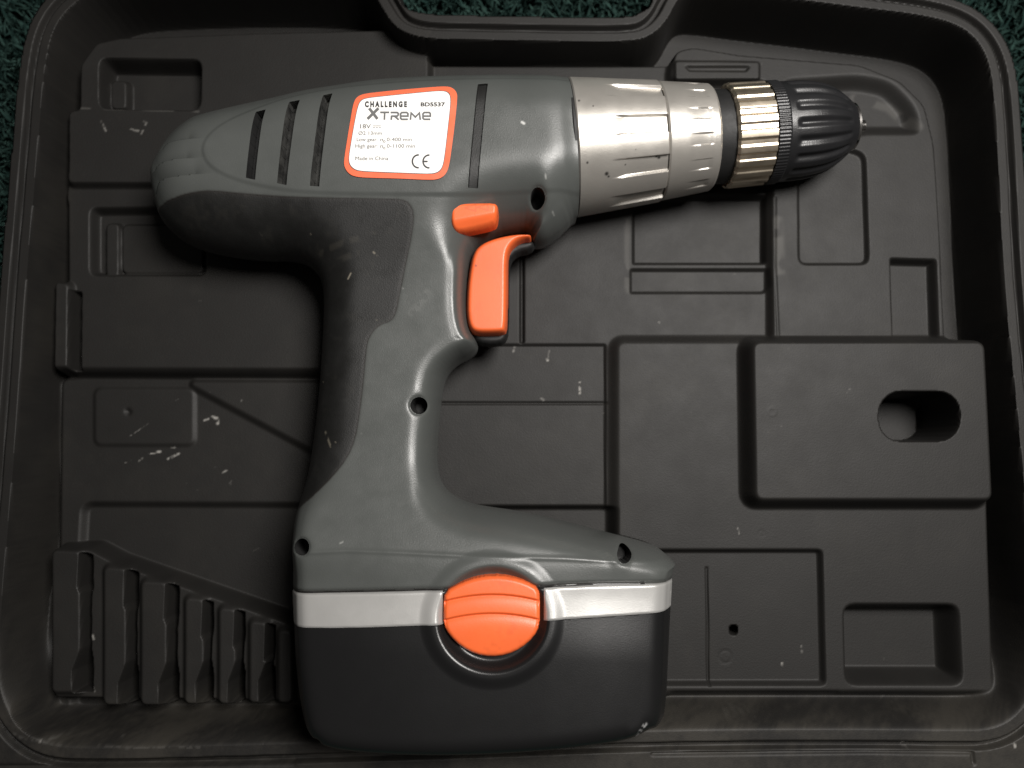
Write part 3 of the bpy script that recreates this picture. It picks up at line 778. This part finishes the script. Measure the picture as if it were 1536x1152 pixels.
    for yb, xa, s1, xb, s2, xc, xd in ((213.4, 536, 'Low gear:', 567, '0-400 min', 581, 618), (223.2, 534, 'High gear:', 567, '0-1100 min', 581, 623)):
        text('lettering', s1, xa, xb, yb, 5.2, M_INK, -.002)
        text('lettering', 'n', 571, 575, yb, 5.2, M_INK, 0, .15); text('lettering', '0', 575.5, 578.8, yb+2.4, 3.6, M_INK)
        text('lettering', s2, xc, xd, yb, 5.2, M_INK, -.002)
    text('lettering', 'Made in China', 534, 583, 241.8, 5.3, M_INK, -.001)
    arc = lambda cx, cy, r, a0, a1: [(cx+r*.93*math.cos(radians(a)), cy-r*math.sin(radians(a))) for a in np.linspace(a0, a1, 13)]
    strokes('lettering', [arc(628, 243.6, 9.6, 85, 275)], 2.4, M_INK)
    strokes('lettering', [arc(644, 243.8, 9.6, 85, 275), [(634.5, 243.8), (642, 243.8)]], 2.4, M_INK)

    # ---- collars and chuck
    r_ = lambda px: px*(.287-ZC)/F            # pixel radius in mid plane -> metres
    s1, s2, s3 = S_of(852, 224), S_of(985, 214), S_of(1062, 207)
    def notches(n, width, s_a, s_b, dep, ph0, closed=False):
        def f(S, PH, R):
            a = ((PH-ph0)/(2*pi)*n) % 1.0; a = np.abs(a-.5)*2    # 0 centre of recess .. 1
            inside = smooth((width-a)/.09)
            t = np.clip((S-s_a)/(s_b-s_a), 0, 1)
            ramp = smooth(t*3.0)*(.55+.45*t)
            if closed: ramp = smooth(t*1.4)*smooth((1-t)*4)
            # flat floored recess: chord depth
            return R-inside*ramp*dep
        return f
    def chips(S, PH):
        out = np.zeros(S.shape)
        for (px, py, w) in ((868, 158, .0004), (889, 164, .0003), (990, 238, .0006), (880, 242, .0004), (909, 258, .0007), (912, 262, .0004), (938, 247, .0003), (953, 224, .0002), (986, 236, .0005)):
            # surface point: solve on the cylinder of about 22 mm
            z = ZC+.021
            for _ in range(8):
                x, y = W(px, py, z); t = (x-A0[0])*PERP[0]+(y-A0[1])*PERP[1]; z = ZC+math.sqrt(max(1e-9, .0222**2-float(t)**2))
            s = float((x-A0[0])*AX[0]+(y-A0[1])*AX[1]); ph = math.atan2(float(t), z-ZC)
            dph = (PH-ph+pi) % (2*pi)-pi
            out = np.maximum(out, .9*smooth(1.4-np.hypot(S-s, dph*.022)/w))
        return out
    R1a, R1b, R2a, R2b = .0245, .0210, .0210, .0185
    # thin dark joint between housing and collar
    lathe('joint_ring', [(s1-.0001, .0205), (s1+.0002, .0241), (s1+.0010, .0240), (s1+.0014, .0220)], M_BLACK, root, 160)
    lathe('torque_collar', [(s1+.0010, .0220), (s1+.0011, R1a-.0004), (s1+.0016, R1a), (s1+.008, R1a-.0006), (s2-.0004, R1b+.0004), (s2, R1b), (s2+.0001, R1b-.0010)], M_SILV, root, 720, 110,
          notches(10, .48, s1+.0115, s2, .0013, radians(-24)), chips)
    lathe('gear_collar', [(s2+.0001, R2a-.0009), (s2+.0002, R2a-.0004), (s2+.0008, R2a-.0001), (s3-.0008, R2b+.0003), (s3, R2b-.0004), (s3, .0160)], M_SILV, root, 720, 90,
          notches(14, .48, s2+.0065, s3-.0026, .00040, radians(-10), True))
    s4, s5, s6 = S_of(1085, 206), S_of(1143, 202), S_of(1274, 192)
    lathe('gap_ring', [(s3-.002, .0160), (s3+.0002, .0166), (s4+.002, .0166), (s4+.003, .0155)], M_BLACK, root, 160)
    fl = lambda n, dep, ph0=0: (lambda S, PH, R: R-dep*np.abs(np.sin((PH-ph0)*n/2))**1.0*(1-0))
    def gold(S, PH, R):
        a = ((PH+.1)/(2*pi)*22) % 1.0; a = np.abs(a-.5)*2
        k = smooth((.62-a)/.35)
        return R-.0005*k*(R > .0165)
    lathe('brass_sleeve', [(s4, .0156), (s4+.0001, .0178), (s4+.0010, .01845), (s5-.0004, .0182), (s5, .0176), (s5+.0001, .0160)], M_GOLD, root, 600, 40, gold)
    def knurl(S, PH, R):
        k = smooth((s5+.0042-S)/.0002); fine = .00011*np.sin(PH*90)*k
        t = smooth((S-(s5+.0062))/.0022)*smooth((s6-.0030-S)/.003)
        a = ((PH+.06)/(2*pi)*18) % 1.0; a = np.abs(a-.5)*2
        groove = (.5+.5*np.cos(pi*np.clip(a/.72, 0, 1)))
        return R+fine-.0010*t*groove
    L = s6-s5
    prof_ = [(s5, .0160), (s5+.0001, .0182), (s5+.0040, .0181), (s5+.0046, .0176)]
    tab = chaikin([(0, .0176), (.25, .0175), (.45, .0168), (.62, .0155), (.76, .0137), (.87, .0115), (.95, .0098), (1, .0086)], 2, False)
    for a, b in tab: prof_.append((s5+L*(.2+.8*a), b))
    lathe('chuck_sleeve', prof_, M_CHUCK, root, 540, 90, knurl)
    r6 = prof_[-1][1]
    lathe('chuck_face_ring', [(s6-.0005, r6), (s6+.0008, r6-.0001), (s6+.0012, r6-.0006), (s6+.0013, r6-.0014), (s6+.0010, r6-.0016), (s6+.0009, .0001)], M_STEEL, root, 96)
    lathe('hex_key_tip', [(s6+.0008, .0040), (s6+.0024, .0032), (s6+.0025, .0021), (s6+.0054, .0020), (s6+.0058, .0010), (s6+.0058, .0001)], M_STEEL, root, 48)
    return root

# =================================================================== carpet
def build_carpet():
    zf = -.032
    m = bpy.data.materials.new('carpet'); m.use_nodes = True; nt = m.node_tree; b = nt.nodes['Principled BSDF']
    b.inputs['Roughness'].default_value = .95; b.inputs['Specular IOR Level'].default_value = .1
    tc = nt.nodes.new('ShaderNodeTexCoord'); n = nt.nodes.new('ShaderNodeTexNoise'); n.inputs['Scale'].default_value = 180; n.inputs['Detail'].default_value = 5
    cr = nt.nodes.new('ShaderNodeValToRGB'); cr.color_ramp.elements[0].color = (.009, .024, .021, 1); cr.color_ramp.elements[1].color = (.034, .068, .058, 1)
    cr.color_ramp.elements[0].position = .35; cr.color_ramp.elements[1].position = .68
    nt.links.new(tc.outputs['Object'], n.inputs['Vector']); nt.links.new(n.outputs['Fac'], cr.inputs['Fac']); nt.links.new(cr.outputs['Color'], b.inputs['Base Color'])
    S = 1.0
    g = make('carpet', [(-S, -S, zf), (S, -S, zf), (S, S, zf), (-S, S, zf)], [[0, 1, 2, 3]], m, None, smooth_=False, kind='structure')
    # pile: bent three sided yarns in a band round the case and in the handle opening
    pts = []
    r = np.random.default_rng(5)
    N = 80000
    x = r.uniform(-.235, .235, N); y = r.uniform(-.20, .20, N)
    u, v = UV(x, y, np.full(N, .0))
    inside = (u > 60) & (u < 1480) & (v > 60) & (v < 1140)
    hole = (u > 560) & (u < 1020) & (v < 60)
    far = (v < -40) & ~hole
    keep = ~inside & (hole | ((u < 60) | (u > 1440) | (v < -20) | (v > 1160)))
    x, y = x[keep], y[keep]; n = len(x)
    segs = 4; th0 = r.uniform(0, 2*pi, n); lean = r.uniform(.002, .011, n); ht = r.uniform(.009, .018, n); w0 = r.uniform(.0004, .0011, n)
    tw = r.uniform(-1.5, 1.5, n)
    V = np.zeros((n, segs, 3, 3))
    for k in range(segs):
        t = k/(segs-1); a = th0+tw*t
        cx = x+np.cos(a)*lean*t**1.5; cy = y+np.sin(a)*lean*t**1.5; cz = zf+ht*math.sin(t*1.45)
        w = w0*(1.0, 1.15, 1.0, .35)[k]
        for j in range(3):
            b_ = a+j*2*pi/3
            V[:, k, j] = np.stack([cx+np.cos(b_)*w, cy+np.sin(b_)*w, cz], 1)
    Vf = V.reshape(-1, 3); base = (np.arange(n)*segs*3)[:, None, None, None]
    fq = np.array([[[k*3+j, k*3+(j+1) % 3, (k+1)*3+(j+1) % 3, (k+1)*3+j] for j in range(3)] for k in range(segs-1)])
    Q = (base+fq[None]).reshape(-1, 4)
    make('carpet_pile', Vf, Q, m, None, kind='stuff')

build_carpet()
build_case()
build_tool()
